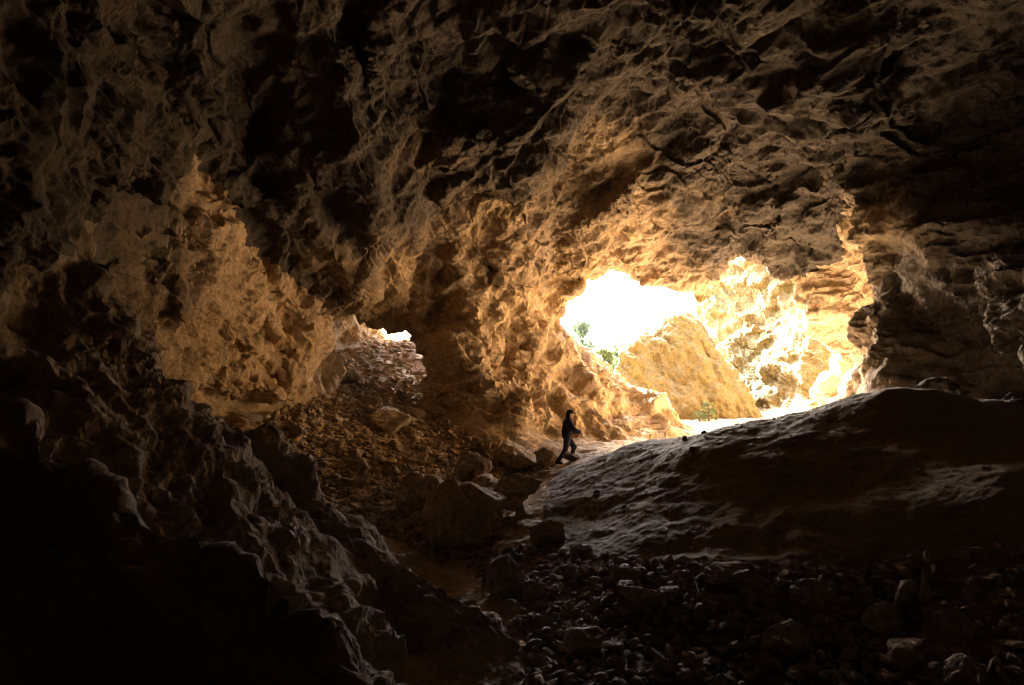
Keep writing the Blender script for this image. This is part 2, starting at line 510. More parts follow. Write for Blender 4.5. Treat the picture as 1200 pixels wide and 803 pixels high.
lab_ = np.arange(len(V))
while True:
    m_ = lab_[F].min(1); old = lab_.copy()
    for k in range(4): np.minimum.at(lab_, F[:, k], m_)
    lab_ = lab_[lab_]
    if (old == lab_).all(): break
ul, cn_ = np.unique(lab_, return_counts=True)
F = F[np.isin(lab_[F[:, 0]], ul[cn_ > 3000])]
u_, inv_ = np.unique(F, return_inverse=True)
V, F = V[u_], inv_.reshape(-1, 4)

# classify faces: 0 floor, 1 wall, 2 roof, 3 cliff outside, 4 near ridge, 5 far ridge, 6 mound, 7 hillside outside (unseen)
fc = V[F].mean(1)
fn = np.cross(V[F[:, 2]] - V[F[:, 0]], V[F[:, 3]] - V[F[:, 1]])
fn /= np.maximum(np.linalg.norm(fn, axis=1), 1e-9)[:, None]
P2 = flat(fc[:, 0], fc[:, 1])
zf = np.maximum(P2[0], P2[3])
gz = fc[:, 2] - zf
cls = np.full(len(F), 1)
cls[(P2[4] - fc[:, 2] < P2[5] * 1.0 + .6) & (gz > 2) & (P2[5] > -1.5)] = 2
isout = (fc[:, 1] > 28.6) & (fc[:, 0] > 5)
cls[isout & (gz > .4)] = 3
cls[(gz < .42)] = 0
cls[(gz < .6) & (P2[3] > P2[0] + .25)] = 1
mound = (gz < .5) & (fc[:, 0] > 0) & (fc[:, 1] > 6) & (fc[:, 1] < 18.8) & (P2[0] > -3.05) & (fc[:, 0] > .4 + (fc[:, 1] - 12) * .1)
cls[mound] = 6
rdg = np.maximum(P2[1], P2[2])
cls[(rdg > P2[0] - .1) & (np.abs(fc[:, 2] - rdg) < 1.0) & (fc[:, 0] > -6.6)] = 5
cls[(P2[1] > P2[2] - .15) & (cls == 5)] = 4
hidden = (fc[:, 2] > P2[4] + 2.2) | ((P2[5] < -2.5) & (P2[6] < -2.5)) | (fc[:, 1] < -1) | ((fc[:, 1] > 31) & (fc[:, 0] < 2) & (P2[5] < -.8)) | (fc[:, 2] < P2[0] - 1.5)
hidden &= ~((cls == 3) & (fc[:, 2] < 11))
cls[hidden & (cls != 4) & (cls != 5)] = 7
# tidy the class borders: majority vote among neighbours
for _ in range(6):
    cntv = np.zeros((len(V), 8))
    for k in range(4):
        np.add.at(cntv, (F[:, k], cls), 1)
    cls = cntv[F].sum(1).argmax(1)

# ------------------------------------------------------------------ refine and displace
Nv = vnormals(V, F)
hangs = []
for lvl in range(4):
    c = V[F].mean(1)
    size = np.linalg.norm(V[F[:, 2]] - V[F[:, 0]], axis=1) / 1.414
    d = np.maximum(np.linalg.norm(c, axis=1), 2)
    yv = c[:, 1] * cp + c[:, 2] * sp
    zv = -c[:, 1] * sp + c[:, 2] * cp
    inv = (yv > .5) & (np.abs(c[:, 0]) < yv * .80 + 1.2) & (np.abs(zv) < yv * .56 + 1.2)
    sel = inv & (cls != 7) & (size * 683 / d > 1.9)
    if sel.sum() * 4 > 3_000_000 or sel.sum() == 0: break
    nv0 = len(V)
    VN = np.concatenate([V, Nv], 1)
    VN, F, par, hg = subdivide(VN, F, sel)
    V, Nv = VN[:, :3], VN[:, 3:]
    cls = cls[par]
    hangs.append(hg)
    print('level', lvl, len(F))
Nv = Nv / np.maximum(np.linalg.norm(Nv, axis=1), 1e-9)[:, None]
# smooth away the voxel steps a little, then break the surface
vc = np.zeros(len(V), int); vc[F.ravel()] = np.repeat(cls, 4)
rough = np.array([.28, 1.0, 1.0, .74, 1.0, .75, .13, .3])[vc]
finev = np.array([1, 1, 1, 1, 1.2, 1.2, 1.3, 1])[vc]
for _ in range(3):                       # soften the jump of roughness between classes
    s = np.zeros(len(V)); k = np.zeros(len(V))
    fr = rough[F].mean(1)
    for j in range(4):
        s += np.bincount(F[:, j], fr, len(V)); k += np.bincount(F[:, j], None, len(V))
    rough = s / np.maximum(k, 1)
ow = (sstep(28.5, 30.5, V[:, 1]) * sstep(6, 9, V[:, 0]))[:, None]
qa = bed(V, 1, 1, 1) * (1 - ow) + bed(V, 1, 1, 1, BED_OUT) * ow
d1 = crag(qa / np.array([1.25, .8, .62]), 31, 2, .42) * .34
d2 = crag(qa / np.array([.44, .3, .23]), 41, 2, .45) * .10
d3 = crag(qa / np.array([.15, .11, .09]), 51, 2, .5) * .026
patch = .12 + 1.1 * sstep(-.35, .4, fbm(V / 2.1, 3, 80))      # some faces break finely, some are smooth
led = ledges(qa[:, 2] / .55 + .9 * vnoise(V / 1.1, 84) + .25 * plnoise(V / .5, 85), .1) * .17 * sstep(-.1, .4, vnoise(V / 1.7, 86))
led2 = ledges(qa[:, 2] / .19 + .8 * vnoise(V / .5, 87), .12) * .055 * sstep(-.1, .4, vnoise(V / .9, 88))
dn = fbm(V / .4, 4, 71, .55) * .018
d4 = crag(qa / .065, 55, 2, .5) * .012
disp = rough * (d1 + (d2 * (.3 + .7 * patch) + d3 * patch + d4 * patch) * finev + (led + led2) * sstep(.45, .8, rough)) + dn * 1.2
V = V + Nv * disp[:, None]
for hg in hangs:
    V[hg[:, 0]] = (V[hg[:, 1]] + V[hg[:, 2]]) / 2
print('faces', len(F))

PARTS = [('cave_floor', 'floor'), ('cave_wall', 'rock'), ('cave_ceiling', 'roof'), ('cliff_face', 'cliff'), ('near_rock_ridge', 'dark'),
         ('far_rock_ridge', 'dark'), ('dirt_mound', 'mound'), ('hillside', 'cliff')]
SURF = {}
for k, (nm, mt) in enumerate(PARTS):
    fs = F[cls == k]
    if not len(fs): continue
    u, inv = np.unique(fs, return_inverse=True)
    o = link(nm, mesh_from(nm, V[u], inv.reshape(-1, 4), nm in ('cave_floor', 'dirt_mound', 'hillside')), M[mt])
    tag(o, kind='structure')
    SURF[nm] = o
    print(nm, len(fs))

# ------------------------------------------------------------------ outcrop beyond the mouth
def refine(V, F, n, cond=None):
    Nv = vnormals(V, F)
    for _ in range(n):
        VN, F, par, hg = subdivide(np.concatenate([V, Nv], 1), F, np.ones(len(F), bool))
        V, Nv = VN[:, :3], VN[:, 3:]
    return V, F, Nv / np.maximum(np.linalg.norm(Nv, axis=1), 1e-9)[:, None]


def hull_planes(points):
    import bmesh
    bm = bmesh.new()
    for p in points: bm.verts.new(p)
    bmesh.ops.convex_hull(bm, input=bm.verts)
    bm.normal_update()
    c = np.mean(points, 0)
    pl = []
    for fa in bm.faces:
        n = np.array(fa.normal); d = n.dot(np.array(fa.verts[0].co))
        if n.dot(c) > d: n, d = -n, -d
        pl.append((n, d))
    bm.free()
    return pl


def solid_from_hull(points, h, k=.12):
    P = np.array(points, float)
    lo, hi = P.min(0) - 4 * h, P.max(0) + 4 * h
    ax = [np.arange(lo[i], hi[i], h) for i in range(3)]
    X, Y, Z = np.meshgrid(*ax, indexing='ij')
    f = np.full(X.shape, -9.0)
    for n, d in hull_planes(P):
        f = smax(f, n[0] * X + n[1] * Y + n[2] * Z - d, k)
    return surface_nets(f, lo, h)


pts = [W(722, 444, 31.6), W(720, 412, 32.2), W(757, 390, 32.6), W(800, 370, 33), W(842, 418, 32), W(884, 480, 31.2), W(800, 496, 30.4), W(735, 494, 30.8)]
pts += [(p[0] + 1.4, p[1] + 5.5, p[2] + .9) for p in pts[:5]] + [(8, 36, -2), (12.5, 36, -2)]
pts += [(p[0], p[1], -2.2) for p in pts[5:8]]
Vo, Fo = solid_from_hull(pts, .16)
Vo, Fo, No = refine(Vo, Fo, 2)
q = bed(Vo, 1, 1, 1, BED_OUT)
Vo = Vo + No * (crag(q / np.array([2.2, 1.4, 1.0]), 131, 2) * .34 + crag(q / np.array([.6, .4, .3]), 132, 3) * .13
                + ledges(q[:, 2] / .7 + .8 * vnoise(Vo / 1.3, 136), .12) * .16 * sstep(-.3, .3, vnoise(Vo / 1.4, 137)) + crag(q / .15, 133, 2) * .02 + fbm(Vo / .4, 4, 134) * .03)[:, None]
o = link('rock_outcrop', mesh_from('rock_outcrop', Vo, Fo, True), M['cliff'])
tag(o, 'large leaning ochre rock outcrop standing outside the main cave mouth', 'rock outcrop')

# ------------------------------------------------------------------ boulders and rubble
import bmesh


def ico(level):
    bm = bmesh.new(); bmesh.ops.create_icosphere(bm, subdivisions=level, radius=1)
    v = np.array([x.co[:] for x in bm.verts]); f = np.array([[x.index for x in fa.verts] for fa in bm.faces]); bm.free()
    return v, f


ICO = {k: ico(k) for k in (1, 2, 4, 5)}


def rock_shape(seed, level, planes=14, dims=(1, 1, 1), rough=1.0):
    """An angular broken block: the icosphere clipped by random planes, then chipped."""
    r = np.random.default_rng(seed)
    v, f = ICO[level]
    n = r.normal(size=(planes, 3)); n /= np.linalg.norm(n, axis=1)[:, None]
    d = r.uniform(.55, .95, planes) if planes > 8 else r.uniform(.3, .75, planes)
    dot = v @ n.T
    rad = np.where(dot > .05, d / np.maximum(dot, .05), 9).min(1)
    p = v * np.minimum(rad, 1.15)[:, None]
    if level >= 4:
        s = np.array([seed * 3.1, 0, 0])
        p = p + v * (crag(p / .55 + s, 7, 3) * .10 * rough + crag(p / .13 + s, 5, 2) * .022 * rough + fbm(p / .25 + s, 4, 9) * .02)[:, None]
    return p * np.array(dims), f


def place_mat(o, loc, rot, scale=1.0):
    o.location = loc; o.rotation_euler = rot; o.scale = (scale,) * 3


FLOORS = [SURF[n] for n in ('cave_floor', 'dirt_mound', 'far_rock_ridge', 'near_rock_ridge', 'cave_wall') if n in SURF]
for o in FLOORS: o.data.update()
bpy.context.view_layer.update()


def ray_to(px, py):
    d = Vector(W(px, py, 1.0)); best = None
    for o in FLOORS:
        ok, p, n, _ = o.ray_cast((0, 0, 0), d.normalized())
        if ok and (best is None or p.length < best.length): best = p
    return best


def drop(x, y, z0=4.0):
    best = None
    for o in FLOORS:
        ok, p, n, _ = o.ray_cast((x, y, z0), (0, 0, -1))
        if ok and (best is None or p.z > best.z): best = p
    return best.z if best else -3.0


# name, pixel of the foot, width px, height px, seed, material, label
BOULDERS = [
    (532, 652, 70, 80, 3, 'rock', 'biggest angular boulder in the gully with a steep pale right face'),
    (484, 606, 40, 48, 5, 'rock', 'upright pointed slab of rock beside the biggest boulder'),
    (600, 556, 58, 34, 8, 'rock', 'broad rounded boulder on the rubble just left of the walker'),
    (562, 604, 54, 34, 11, 'rock', 'brown block in the gully right of the upright slab'),
    (508, 590, 38, 30, 12, 'rock', 'low tan boulder between the upright slab and the brown block'),
    (550, 560, 42, 28, 14, 'rock', 'squat boulder left of the broad rounded boulder'),
    (610, 572, 50, 20, 15, 'rock', 'flat slab of rock at the foot of the dirt mound'),
    (641, 550, 26, 24, 17, 'rock', 'small upright boulder by the heel of the walker'),
    (671, 541, 20, 8, 18, 'mound', 'low dark stone under the front foot of the walker'),
    (404, 452, 34, 16, 23, 'dark', 'brown cubic block at the left side of the small passage'),
    (446, 505, 72, 26, 24, 'rock', 'long bulging rock mass on the slope below the passage'),
    (420, 556, 24, 18, 26, 'rock', 'pale stone on the open rubble near the left ridge tip'),
    (592, 702, 50, 44, 27, 'dark', 'dark boulder half buried in the shadowed gully floor'),
    (640, 640, 40, 26, 28, 'dark', 'rough stone lying where gully meets the mound'),
    (1086, 722, 13, 42, 31, 'dark', 'thin pale sliver of rock standing upright at lower right'),
    (1045, 742, 44, 26, 32, 'dark', 'blocky stone left of the thin standing sliver'),
    (690, 770, 46, 26, 33, 'dark', 'flat stone on the shadowed floor near the tip of the left ridge'),
    (860, 690, 70, 22, 34, 'dark', 'long flat slab lying on the dark floor under the mound'),
    (930, 770, 60, 30, 35, 'dark', 'wide dark stone at the bottom of the picture'),
]
for (px, py, wp, hp, seed, mt, lab) in BOULDERS:
    p = ray_to(px, py)
    if p is None: continue
    d = p.y
    wv, hv = wp / FP * d, hp / FP * d
    v, f = rock_shape(seed, 5, 13)
    v = v / (v.max(0) - v.min(0)) * np.array([wv * 1.08, wv * .9, hv * 1.3])
    v[:, 2] -= v[:, 2].min() + hv * .26
    o = link('boulder', mesh_from('boulder', v, f, True), M['block' if mt == 'rock' else mt])
    o.location = p + Vector((0, wv * .3, 0)); o.location.z = min(p.z, drop(p.x, p.y + wv * .3, p.z + 3)) + .02
    tag(o, lab, 'boulder')

# loose rocks one can count: two kinds by where they lie
is_rub = (cls == 0) | (cls == 6)
cc = V[F].mean(1)
yv = cc[:, 1] * cp + cc[:, 2] * sp
pxv = 600 + FP * cc[:, 0] / np.maximum(yv, .1)
pyv = 401.5 - FP * (-cc[:, 1] * sp + cc[:, 2] * cp) / np.maximum(yv, .1)
arr = np.linalg.norm(np.cross(V[F[:, 2]] - V[F[:, 0]], V[F[:, 3]] - V[F[:, 1]]), axis=1) / 2


def inpoly(px, py, pts):
    return poly_dist(px, py, pts) > 0


Z_SLOPE = [(405, 455), (480, 470), (560, 515), (650, 535), (640, 560), (600, 600), (580, 650), (520, 660), (440, 622), (390, 600), (360, 540), (300, 500), (330, 480)]
Z_DARK = [(540, 655), (620, 640), (760, 655), (900, 665), (1200, 640), (1200, 803), (560, 803), (615, 760), (600, 725)]
Z_PATH = [(640, 560), (700, 532), (830, 505), (900, 498), (990, 480), (1050, 480), (760, 600), (640, 640)]
inframe = (yv > 1) & is_rub & (cls != 6)
slope_f = np.where(inframe & inpoly(pxv, pyv, Z_SLOPE) & (cc[:, 1] < 30))[0]
dark_f = np.where((yv > 1) & is_rub & inpoly(pxv, pyv, Z_DARK) & (cc[:, 1] < 16))[0]
path_f = np.where((yv > 1) & is_rub & inpoly(pxv, pyv, Z_PATH) & (cc[:, 1] < 28))[0]
protos = []
for k in range(9):
    v, f = rock_shape(200 + k, 4, 12, (1, random.uniform(.6, .95), random.uniform(.5, .85)))
    protos.append({m: mesh_from('loose_rock', v, f, True) for m in ('rock', 'dark')})
    for m in ('rock', 'dark'): protos[-1][m].materials.append(M['block' if m == 'rock' else m])


def scatter_rocks(faces, n, smin_, smax_, mt, label, group, expo=2.0):
    pr = arr[faces] / arr[faces].sum()
    for i in rng.choice(faces, n, p=pr):
        p = cc[i]
        s = smin_ + (smax_ - smin_) * rng.random() ** expo
        o = bpy.data.objects.new('loose_rock', protos[rng.integers(9)][mt]); C.objects.link(o)
        place_mat(o, (p[0], p[1], p[2] + s * .12), (rng.uniform(-.5, .5), rng.uniform(-.5, .5), rng.uniform(0, 6.28)), s)
        tag(o, label, 'rock', group)


scatter_rocks(slope_f, 130, .10, .36, 'rock', 'loose tan rock among many on the lit rubble slope below the passage', 'loose rocks on the lit rubble slope', 2.4)
scatter_rocks(dark_f, 95, .07, .30, 'dark', 'loose rock among many on the dark floor at the foot of the mound', 'loose rocks on the dark floor', 2.2)


mound_f = np.where((yv > 1) & is_rub & (cls == 6) & (pyv < 640) & (pxv > 600) & (pxv < 1190))[0]
scatter_rocks(mound_f, 34, .03, .11, 'dark', 'small stone resting on the bare slope of the dirt mound', 'stones on the dirt mound', 2.6)


def pebbles(name, faces, n, smin_, smax_, mat, expo=3.0):
    pr = arr[faces] / arr[faces].sum()
    ids = rng.choice(faces, n, p=pr)
    VV, FF = [], []
    base = [rock_shape(400 + k, 2, 6, (1, rng.uniform(.5, .95), rng.uniform(.3, .75))) for k in range(10)]
    off = 0
    for i in ids:
        sz = smin_ + (smax_ - smin_) * rng.random() ** expo
        v, f = base[rng.integers(5) if sz > smin_ * 2 else 5 + rng.integers(5)]
        a, b2 = rng.uniform(0, 6.28), rng.uniform(-.6, .6)
        R = np.array([[math.cos(a), -math.sin(a), 0], [math.sin(a), math.cos(a), 0], [0, 0, 1]]) @ \
            np.array([[1, 0, 0], [0, math.cos(b2), -math.sin(b2)], [0, math.sin(b2), math.cos(b2)]])
        VV.append((v * sz) @ R.T + cc[i] + (0, 0, sz * .2)); FF.append(f + off); off += len(v)
    o = link(name, mesh_from(name, np.concatenate(VV), np.concatenate(FF)), mat)
    return o


tag(pebbles('rubble', slope_f, 12000, .016, .17, M['block'], 3.6), 'small broken stones covering the lit slope below the passage', 'rubble', kind='stuff')
tag(pebbles('rubble', dark_f, 4500, .012, .15, M['dark'], 3.4), 'small dark stones covering the gully and lower right floor', 'rubble', kind='stuff')
pass_f = np.where((yv > 1) & is_rub & inpoly(pxv, pyv, [(395, 395), (505, 395), (505, 470), (395, 470)]) & (cc[:, 1] > 23) & (cc[:, 1] < 39))[0]
tag(pebbles('rubble', pass_f, 1800, .03, .24, M['floor'], 3.0), 'broken stones strewn over the floor of the small passage', 'rubble', kind='stuff')
tag(pebbles('gravel', path_f, 900, .01, .04, M['mound']), 'fine gravel scattered over the dirt mound and path', 'gravel', kind='stuff')

# ------------------------------------------------------------------ the walker
def sdf_mesh(prims, h, k=.03, inflate=0.0):
    """One continuous skin round tapered capsules: prims are (a, ra, b, rb) with optional own blend k."""
    A = np.array([p[0] for p in prims] + [p[2] for p in prims], float)
    R = max(max(p[1], p[3]) for p in prims) + inflate + 6 * h
    lo, hi = A.min(0) - R, A.max(0) + R
    ax = [np.arange(lo[i], hi[i], h) for i in range(3)]
    f = np.full([len(a) for a in ax], 1.0, np.float32)
    for p in prims:
        a, ra, b, rb = np.array(p[0], float), p[1] + inflate, np.array(p[2], float), p[3] + inflate
        kk = p[4] if len(p) > 4 else k
        m = max(ra, rb) + .12
        sl = tuple(slice(max(int((min(a[i], b[i]) - m - lo[i]) / h), 0), int((max(a[i], b[i]) + m - lo[i]) / h) + 2) for i in range(3))
        X, Y, Z = np.meshgrid(*[ax[i][sl[i]] for i in range(3)], indexing='ij')
        e = b - a
        t = np.clip(((X - a[0]) * e[0] + (Y - a[1]) * e[1] + (Z - a[2]) * e[2]) / max(e @ e, 1e-9), 0, 1)
        d = np.sqrt((X - a[0] - t * e[0]) ** 2 + (Y - a[1] - t * e[1]) ** 2 + (Z - a[2] - t * e[2]) ** 2) - (ra + t * (rb - ra))
        f[sl] = smin(f[sl], d, kk)
    V, F = surface_nets(f, lo, h)
    return V, F


def hand(w_, dirv, up, side):
    """Palm, four unequal bent fingers and a thumb; w_ wrist, dirv pointing direction, up back-of-hand, side towards the thumb."""
    dirv, up, side = [np.array(v, float) / np.linalg.norm(v) for v in (dirv, up, side)]
    w_ = np.array(w_, float); out = []
    pc = w_ + dirv * .085
    for s in (-.028, -.009, .010, .029):
        out.append((w_ + dirv * .012 + side * s * .6, .016, pc + side * s, .0125, .012))
    for s, l in ((-.028, .058), (-.009, .072), (.010, .078), (.029, .07)):
        a = pc + side * s
        b = a + dirv * l * .45 - up * .010
        c = b + dirv * l * .25 - up * .026
        d = c + dirv * l * .02 - up * .022
        out += [(a, .0098, b, .0092, .006), (b, .0092, c, .0086, .004), (c, .0086, d, .0078, .004)]
    a = w_ + dirv * .03 + side * .024
    b = a + dirv * .032 + side * .026 - up * .012
    c = b + dirv * .030 + side * .004 - up * .016
    out += [(a, .015, b, .0112, .012), (b, .0112, c, .009, .004)]
    return out


shR, shL = (.06, -.17, 1.275), (.08, .17, 1.275)
elR, elL = (.20, -.23, 1.03), (.18, .24, 1.01)
wrR, wrL = (.385, -.13, .965), (.37, .17, .94)
hpR, hpL = (.03, -.09, .82), (.03, .09, .82)
knR, knL = (-.04, -.10, .44), (.25, .10, .50)
anR, anL = (-.25, -.12, .11), (.17, .10, .17)
torso = [((.02, 0, .86), .135, (.02, 0, 1.0), .128, .06), ((.02, 0, 1.0), .128, (.05, 0, 1.2), .135, .06),
         ((.03, -.07, .88), .10, (.05, -.09, 1.19), .105, .06), ((.03, .07, .88), .10, (.05, .09, 1.19), .105, .06),
         ((.055, -.15, 1.265), .062, (.07, .15, 1.265), .062, .07)]
arms = [(shR, .058, elR, .044, .03), (elR, .044, wrR, .030, .02), (shL, .058, elL, .044, .03), (elL, .044, wrL, .030, .02)]
legs = [(hpR, .098, knR, .062, .05), (knR, .062, anR, .042, .02), (hpL, .098, knL, .062, .05), (knL, .062, anL, .042, .02)]
hd = np.array((.125, 0.015, 1.475))
head = [((.055, 0, 1.28), .058, (.095, .005, 1.40), .054, .04),
        (hd + (-.015, 0, .015), .092, hd + (.02, 0, .02), .088, .03), (hd + (.03, 0, -.07), .055, hd + (.055, 0, -.085), .045, .03),
        (hd + (.098, 0, .01), .012, hd + (.115, 0, -.03), .015, .015),          # nose
        (hd + (.082, -.025, -.058), .011, hd + (.082, .025, -.058), .011, .01),  # mouth
        (hd + (.085, -.034, .022), .014, hd + (.085, -.028, .022), .014, .006), (hd + (.085, .034, .022), .014, hd + (.085, .028, .022), .014, .006),
        (hd + (-.005, -.095, .012), .017, hd + (-.01, -.095, -.03), .012, .008), (hd + (-.005, .095, .012), .017, hd + (-.01, .095, -.03), .012, .008)]
feet = [((-.285, -.12, .065), .038, (-.16, -.13, .032), .034, .02), ((.14, .10, .10), .040, (.305, .11, .088), .036, .02)]
hands = hand(wrR, (.18, .10, -.07), (.2, -.3, .9), (.0, .9, .3)) + hand(wrL, (.18, -.05, -.06), (.2, .3, .9), (0, -.9, .3))
skin = plain_mat('skin', (.42, .27, .2)); cloth = plain_mat('dark_jacket', (.03, .03, .034), .9, .3, 60)
denim = plain_mat('dark_denim', (.035, .04, .055), .9, .35, 80); leather = plain_mat('dark_leather', (.03, .022, .017), .7)
hairm = plain_mat('dark_hair', (.03, .02, .013), .6); capm = plain_mat('cap_cloth', (.025, .022, .022), .9)
PX, PY, PD = 666, 543, 19.2
foot = ray_to(657, 543) or Vector(W(657, 543, 19.3))
px_, _, _ = W(663.5, 500, foot.y)
person = bpy.data.objects.new('person', None); C.objects.link(person)
person.location = (px_, foot.y, foot.z - .015)
person.rotation_euler = (0, 0, math.radians(4))
tag(person, 'person in dark jacket, jeans and brimmed cap walking up the dirt mound', 'person')
for nm, pr, h, infl, mt in (('body', torso + arms + legs + head + feet + hands, .008, 0, skin),
                            ('jacket', torso + [(shR, .064, elR, .054, .03), (elR, .054, wrR, .042, .02), (shL, .064, elL, .054, .03), (elL, .054, wrL, .042, .02),
                                                ((.045, 0, 1.31), .07, (.06, 0, 1.335), .066, .03)], .01, .020, cloth),
                            ('trousers', legs + [((.03, -.05, .84), .11, (.03, .05, .84), .11, .04)], .01, .017, denim)):
    v, f = sdf_mesh(pr, h, inflate=infl)
    if nm != 'body':
        v = v + vnormals(v, f) * (fbm(v / np.array([.09, .09, .14]), 3, 300) * .009)[:, None]
    link(nm, mesh_from(nm, v, f, True), mt, person)
for p in feet:
    v, f = sdf_mesh([p, (np.array(p[0]) + (0, 0, .0), .046, np.array(p[0]) + (.02, 0, .07), .05, .03)], .009, inflate=.012)
    link('boot', mesh_from('boot', v, f, True), leather, person)
v, f = sdf_mesh([(hd + (-.04, 0, .005), .092, hd + (-.05, 0, -.05), .07, .03)], .009, inflate=.008)
link('hair', mesh_from('hair', v, f, True), hairm, person)
v, f = sdf_mesh([(hd + (-.012, 0, .052), .098, hd + (.015, 0, .05), .094, .03)], .009, inflate=.008)
v[:, 2] = np.maximum(v[:, 2], hd[2] + .04)
capo = link('cap', mesh_from('cap', v, f, True), capm, person)
v, f = sdf_mesh([(hd + (.09, -.05, .045), .012, hd + (.165, -.02, .036), .008, .03), (hd + (.09, .05, .045), .012, hd + (.165, .02, .036), .008, .03),
                 (hd + (.09, 0, .05), .012, hd + (.175, 0, .038), .008, .03), (hd + (.08, -.07, .045), .01, hd + (.08, .07, .045), .01, .03)], .006)
link('brim', mesh_from('brim', v, f, True), capm, capo)

# ------------------------------------------------------------------ beyond the mouth: land, hill, trees
xs = np.concatenate([np.linspace(-1200, -60, 40), np.linspace(-55, 120, 120), np.linspace(130, 1400, 40)])
ys = np.concatenate([np.linspace(49, 120, 60), np.linspace(124, 500, 80), np.linspace(520, 2400, 30)])
XX, YY = np.meshgrid(xs, ys, indexing='ij')
n2 = fbm(np.stack([XX.ravel() / 60, YY.ravel() / 60, XX.ravel() * 0], 1), 4, 501).reshape(XX.shape)
ZZ = -4.2 + sstep(60, 140, YY) * n2 * 1.5 - .01 * (YY - 49).clip(0, 300)
hx, hy = W(706, 400, 300)[:2]
ZZ += 27.5 * np.exp(-(((XX - hx) / 42) ** 2 + ((YY - hy) / 80) ** 2)) * (1 + .12 * n2) + sstep(600, 2400, YY) * 14 * (1 + n2)
nxx, nyy = XX.shape
I = np.arange(nxx * nyy).reshape(nxx, nyy)
Fq = np.stack([I[:-1, :-1], I[1:, :-1], I[1:, 1:], I[:-1, 1:]], -1).reshape(-1, 4)
hillm = rock_mat('scrub_hill', [(.20, .17, .11), (.14, .15, .08), (.26, .21, .14)], stain=(.07, .09, .04), scale=.15, bump=.2)
o = link('ground', mesh_from('ground', np.stack([XX.ravel(), YY.ravel(), ZZ.ravel()], 1), Fq, True), hillm)
tag(o, kind='structure')
barkm = plain_mat('bark', (.10, .075, .055), .9, .4, 12)


def leaf_mat(name, c):
    m, nt, b = new_mat(name)
    L = nt.links.new
    g = N_(nt, 'ShaderNodeNewGeometry'); r = N_(nt, 'ShaderNodeMapRange')
    L(g.outputs['Random Per Island'], r.inputs['Value']); r.inputs['To Min'].default_value = .6; r.inputs['To Max'].default_value = 1.5
    mul = N_(nt, 'ShaderNodeMix', data_type='RGBA', blend_type='MULTIPLY'); mul.inputs['Factor'].default_value = 1
    mul.inputs['A'].default_value = (*c, 1); L(r.outputs[0], mul.inputs['B'])
    tr = N_(nt, 'ShaderNodeBsdfTranslucent'); L(mul.outputs['Result'], tr.inputs['Color'])
    L(mul.outputs['Result'], b.inputs['Base Color']); b.inputs['Roughness'].default_value = .6
    ms = N_(nt, 'ShaderNodeMixShader'); ms.inputs[0].default_value = .35
    L(b.outputs[0], ms.inputs[1]); L(tr.outputs[0], ms.inputs[2]); L(ms.outputs[0], nt.nodes['Material Output'].inputs[0])
    return m


leafA, leafB = leaf_mat('pine_needles', (.085, .11, .06)), leaf_mat('shrub_leaves', (.11, .14, .06))


def tube(pts, r0, r1, seg=7):
    V, F = [], []
    P = np.array(pts, float); n = len(P)
    for i, p in enumerate(P):
        t = P[min(i + 1, n - 1)] - P[max(i - 1, 0)]; t /= np.linalg.norm(t)
        a = np.cross(t, (1, .3, .1)); a /= np.linalg.norm(a); b = np.cross(t, a)
        r = r0 + (r1 - r0) * i / (n - 1)
        for k in range(seg):
            an = 6.2832 * k / seg
            V.append(p + r * (math.cos(an) * a + math.sin(an) * b))
    for i in range(n - 1):
        for k in range(seg):
            F.append([i * seg + k, i * seg + (k + 1) % seg, (i + 1) * seg + (k + 1) % seg, (i + 1) * seg + k])
    return np.array(V), np.array(F)


def tree(name, loc, height, spread, leaf, label, cat, seed, clumps=60, per=75, base=.25, group=None, ls=.17):
    r = np.random.default_rng(seed)
    root = bpy.data.objects.new(name, None); C.objects.link(root); root.location = loc
    tag(root, label, cat, group)
    VV, FF, off = [], [], 0
    tp = [(r.normal() * .02 * height * t, r.normal() * .02 * height * t, height * t) for t in np.linspace(0, .96, 7)]
    v, f = tube(tp, height * .022 + .02, .015); VV.append(v); FF.append(f); off += len(v)
    LV, LF = [], []
    for c in range(clumps):
        t = base + (1 - base) * r.random() ** .9
        rad = spread * (1.05 - t) ** .7 * r.uniform(.45, 1.1) + .08
        an = r.uniform(0, 6.283)
        k = min(int(t * 6), 5)
        st = np.array(tp[k])
        cen = np.array((math.cos(an) * rad, math.sin(an) * rad, height * (t + r.uniform(-.02, .05))))
        v, f = tube([st, (st + cen) / 2 + (0, 0, .03 * height), cen], .012 * height * (1.1 - t) * .5 + .006, .005, 5)
        VV.append(v); FF.append(f + off); off += len(v)
        m = per
        ctr = cen + r.normal(size=(m, 3)) * np.array([.13, .13, .07]) * height * .30
        a = r.normal(size=(m, 3)); a /= np.linalg.norm(a, axis=1)[:, None]
        b = np.cross(a, r.normal(size=(m, 3))); b /= np.linalg.norm(b, axis=1)[:, None]
        s = ls * r.uniform(.5, 1.2, (m, 1))
        n0 = len(LV) and sum(len(q) for q in LV)
        LV.append(np.stack([ctr - a * s, ctr - b * s * .35, ctr + a * s, ctr + b * s * .35], 1).reshape(-1, 3))
        LF.append(np.arange(m * 4).reshape(m, 4) + n0)
    link('trunk', mesh_from('trunk', np.concatenate(VV), np.concatenate(FF), True), barkm, root)
    link('crown', mesh_from('crown', np.concatenate(LV), np.concatenate(LF)), leaf, root)
    return root


def gz_at(x, y):
    return float(FLOOR(np.array([x]), np.array([y]))[0]) if y < 49 else -4.3


def at_px(px, d): return W(px, 400, d)[0]


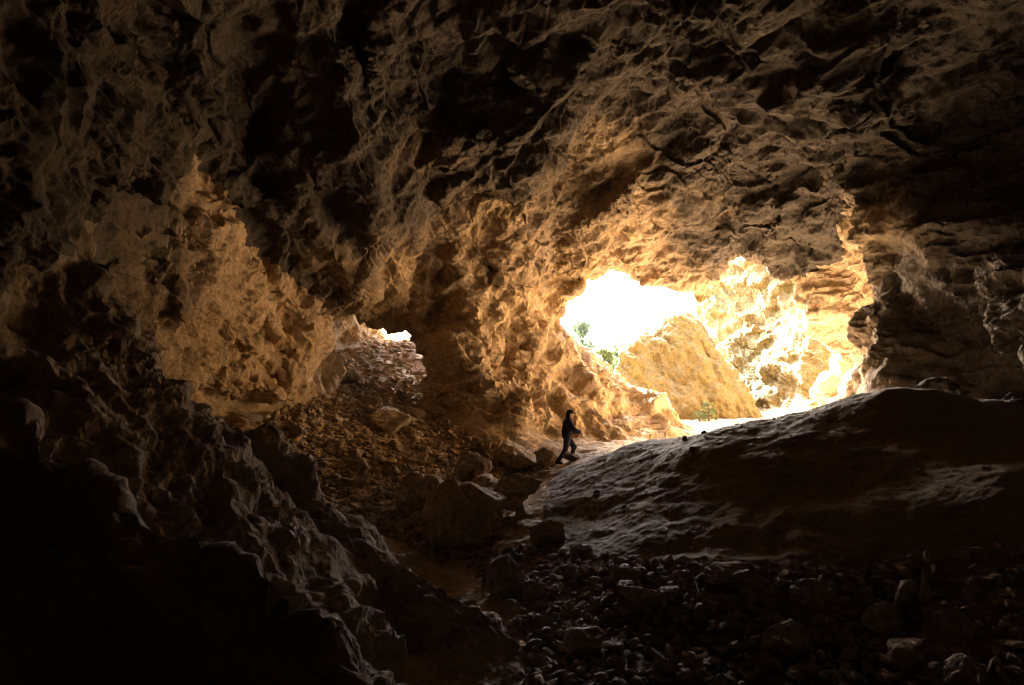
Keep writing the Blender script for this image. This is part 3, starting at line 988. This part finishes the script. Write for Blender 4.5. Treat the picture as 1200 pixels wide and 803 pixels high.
for (px, pyt, d, spr, lf, lab, cat, nm, sd, cl) in (
        (681, 376, 52, 1.9, leafA, 'tall loose conifer standing highest in the view through the main opening', 'tree', 'pine_tree', 1, 70),
        (724, 397, 50, 1.4, leafA, 'slim dark green tree beside the sunlit outcrop edge', 'tree', 'pine_tree', 2, 60),
        (667, 394, 47, 1.5, leafB, 'bushy tree at the left rim of the main opening', 'tree', 'bushy_tree', 3, 55),
        (708, 411, 46, 1.8, leafB, 'low rounded green tree in front of the distant hill', 'tree', 'bushy_tree', 4, 70),
        (695, 404, 60, 1.6, leafB, 'small pale tree between the tall conifer and the low rounded tree', 'tree', 'bushy_tree', 5, 50)):
    x, z = at_px(px, d), gz_at(at_px(px, d), d)
    top = W(px, pyt, d)[2]
    tree(nm, (x, d, z - .1), top - z, spr, lf, lab, cat, sd, cl)
x, y = at_px(829, 29.6), 29.6
sh = tree('shrub', (x, y, drop(x, y, 0.5)), .85, .5, leafB, 'pale green shrub at the foot of the outcrop outside', 'shrub', 9, 40, 26, .12, ls=.06)
x, y = at_px(818, 29.3), 29.3
sh = tree('shrub', (x, y, drop(x, y, 0.5)), .45, .4, leafB, 'smaller low shrub left of the pale green shrub outside', 'shrub', 10, 26, 22, .12, ls=.05)

# ------------------------------------------------------------------ camera, sky, sun
cam = bpy.data.cameras.new('camera'); co = bpy.data.objects.new('camera', cam); C.objects.link(co)
cam.sensor_width = 36; cam.lens = 24; cam.clip_end = 3000; cam.clip_start = .05
co.rotation_euler = (math.pi / 2 + PITCH, 0, 0)
sc = bpy.context.scene
sc.camera = co
SUN = Vector((-.34, .73, .54)).normalized()
sun = bpy.data.lights.new('sun', 'SUN'); so = bpy.data.objects.new('sun', sun); C.objects.link(so)
sun.energy = 5.0; sun.angle = math.radians(.5); sun.color = (1, .93, .82)
so.rotation_euler = SUN.to_track_quat('Z', 'Y').to_euler()
w = bpy.data.worlds.new('World'); sc.world = w; w.use_nodes = True
bg = w.node_tree.nodes['Background']
sky = w.node_tree.nodes.new('ShaderNodeTexSky'); sky.sky_type = 'NISHITA'; sky.sun_disc = False
sky.sun_elevation = math.asin(SUN.z); sky.sun_rotation = math.atan2(SUN.x, SUN.y)
sky.dust_density = 5.0; sky.air_density = .8
w.node_tree.links.new(sky.outputs[0], bg.inputs[0]); bg.inputs[1].default_value = .15
sc.view_settings.view_transform = 'Standard'; sc.view_settings.look = 'None'
sc.view_settings.gamma = 1; sc.view_settings.use_curve_mapping = False
sc.view_settings.exposure = 5.7
cy = sc.cycles
cy.max_bounces = 14; cy.diffuse_bounces = 10; cy.glossy_bounces = 2; cy.transmission_bounces = 4
cy.use_denoising = True; sc.cycles.filter_width = 1.05; cy.use_guiding = True; cy.use_adaptive_sampling = False; cy.sample_clamp_indirect = 20; cy.caustics_reflective = False; cy.caustics_refractive = False
sc.render.use_persistent_data = False
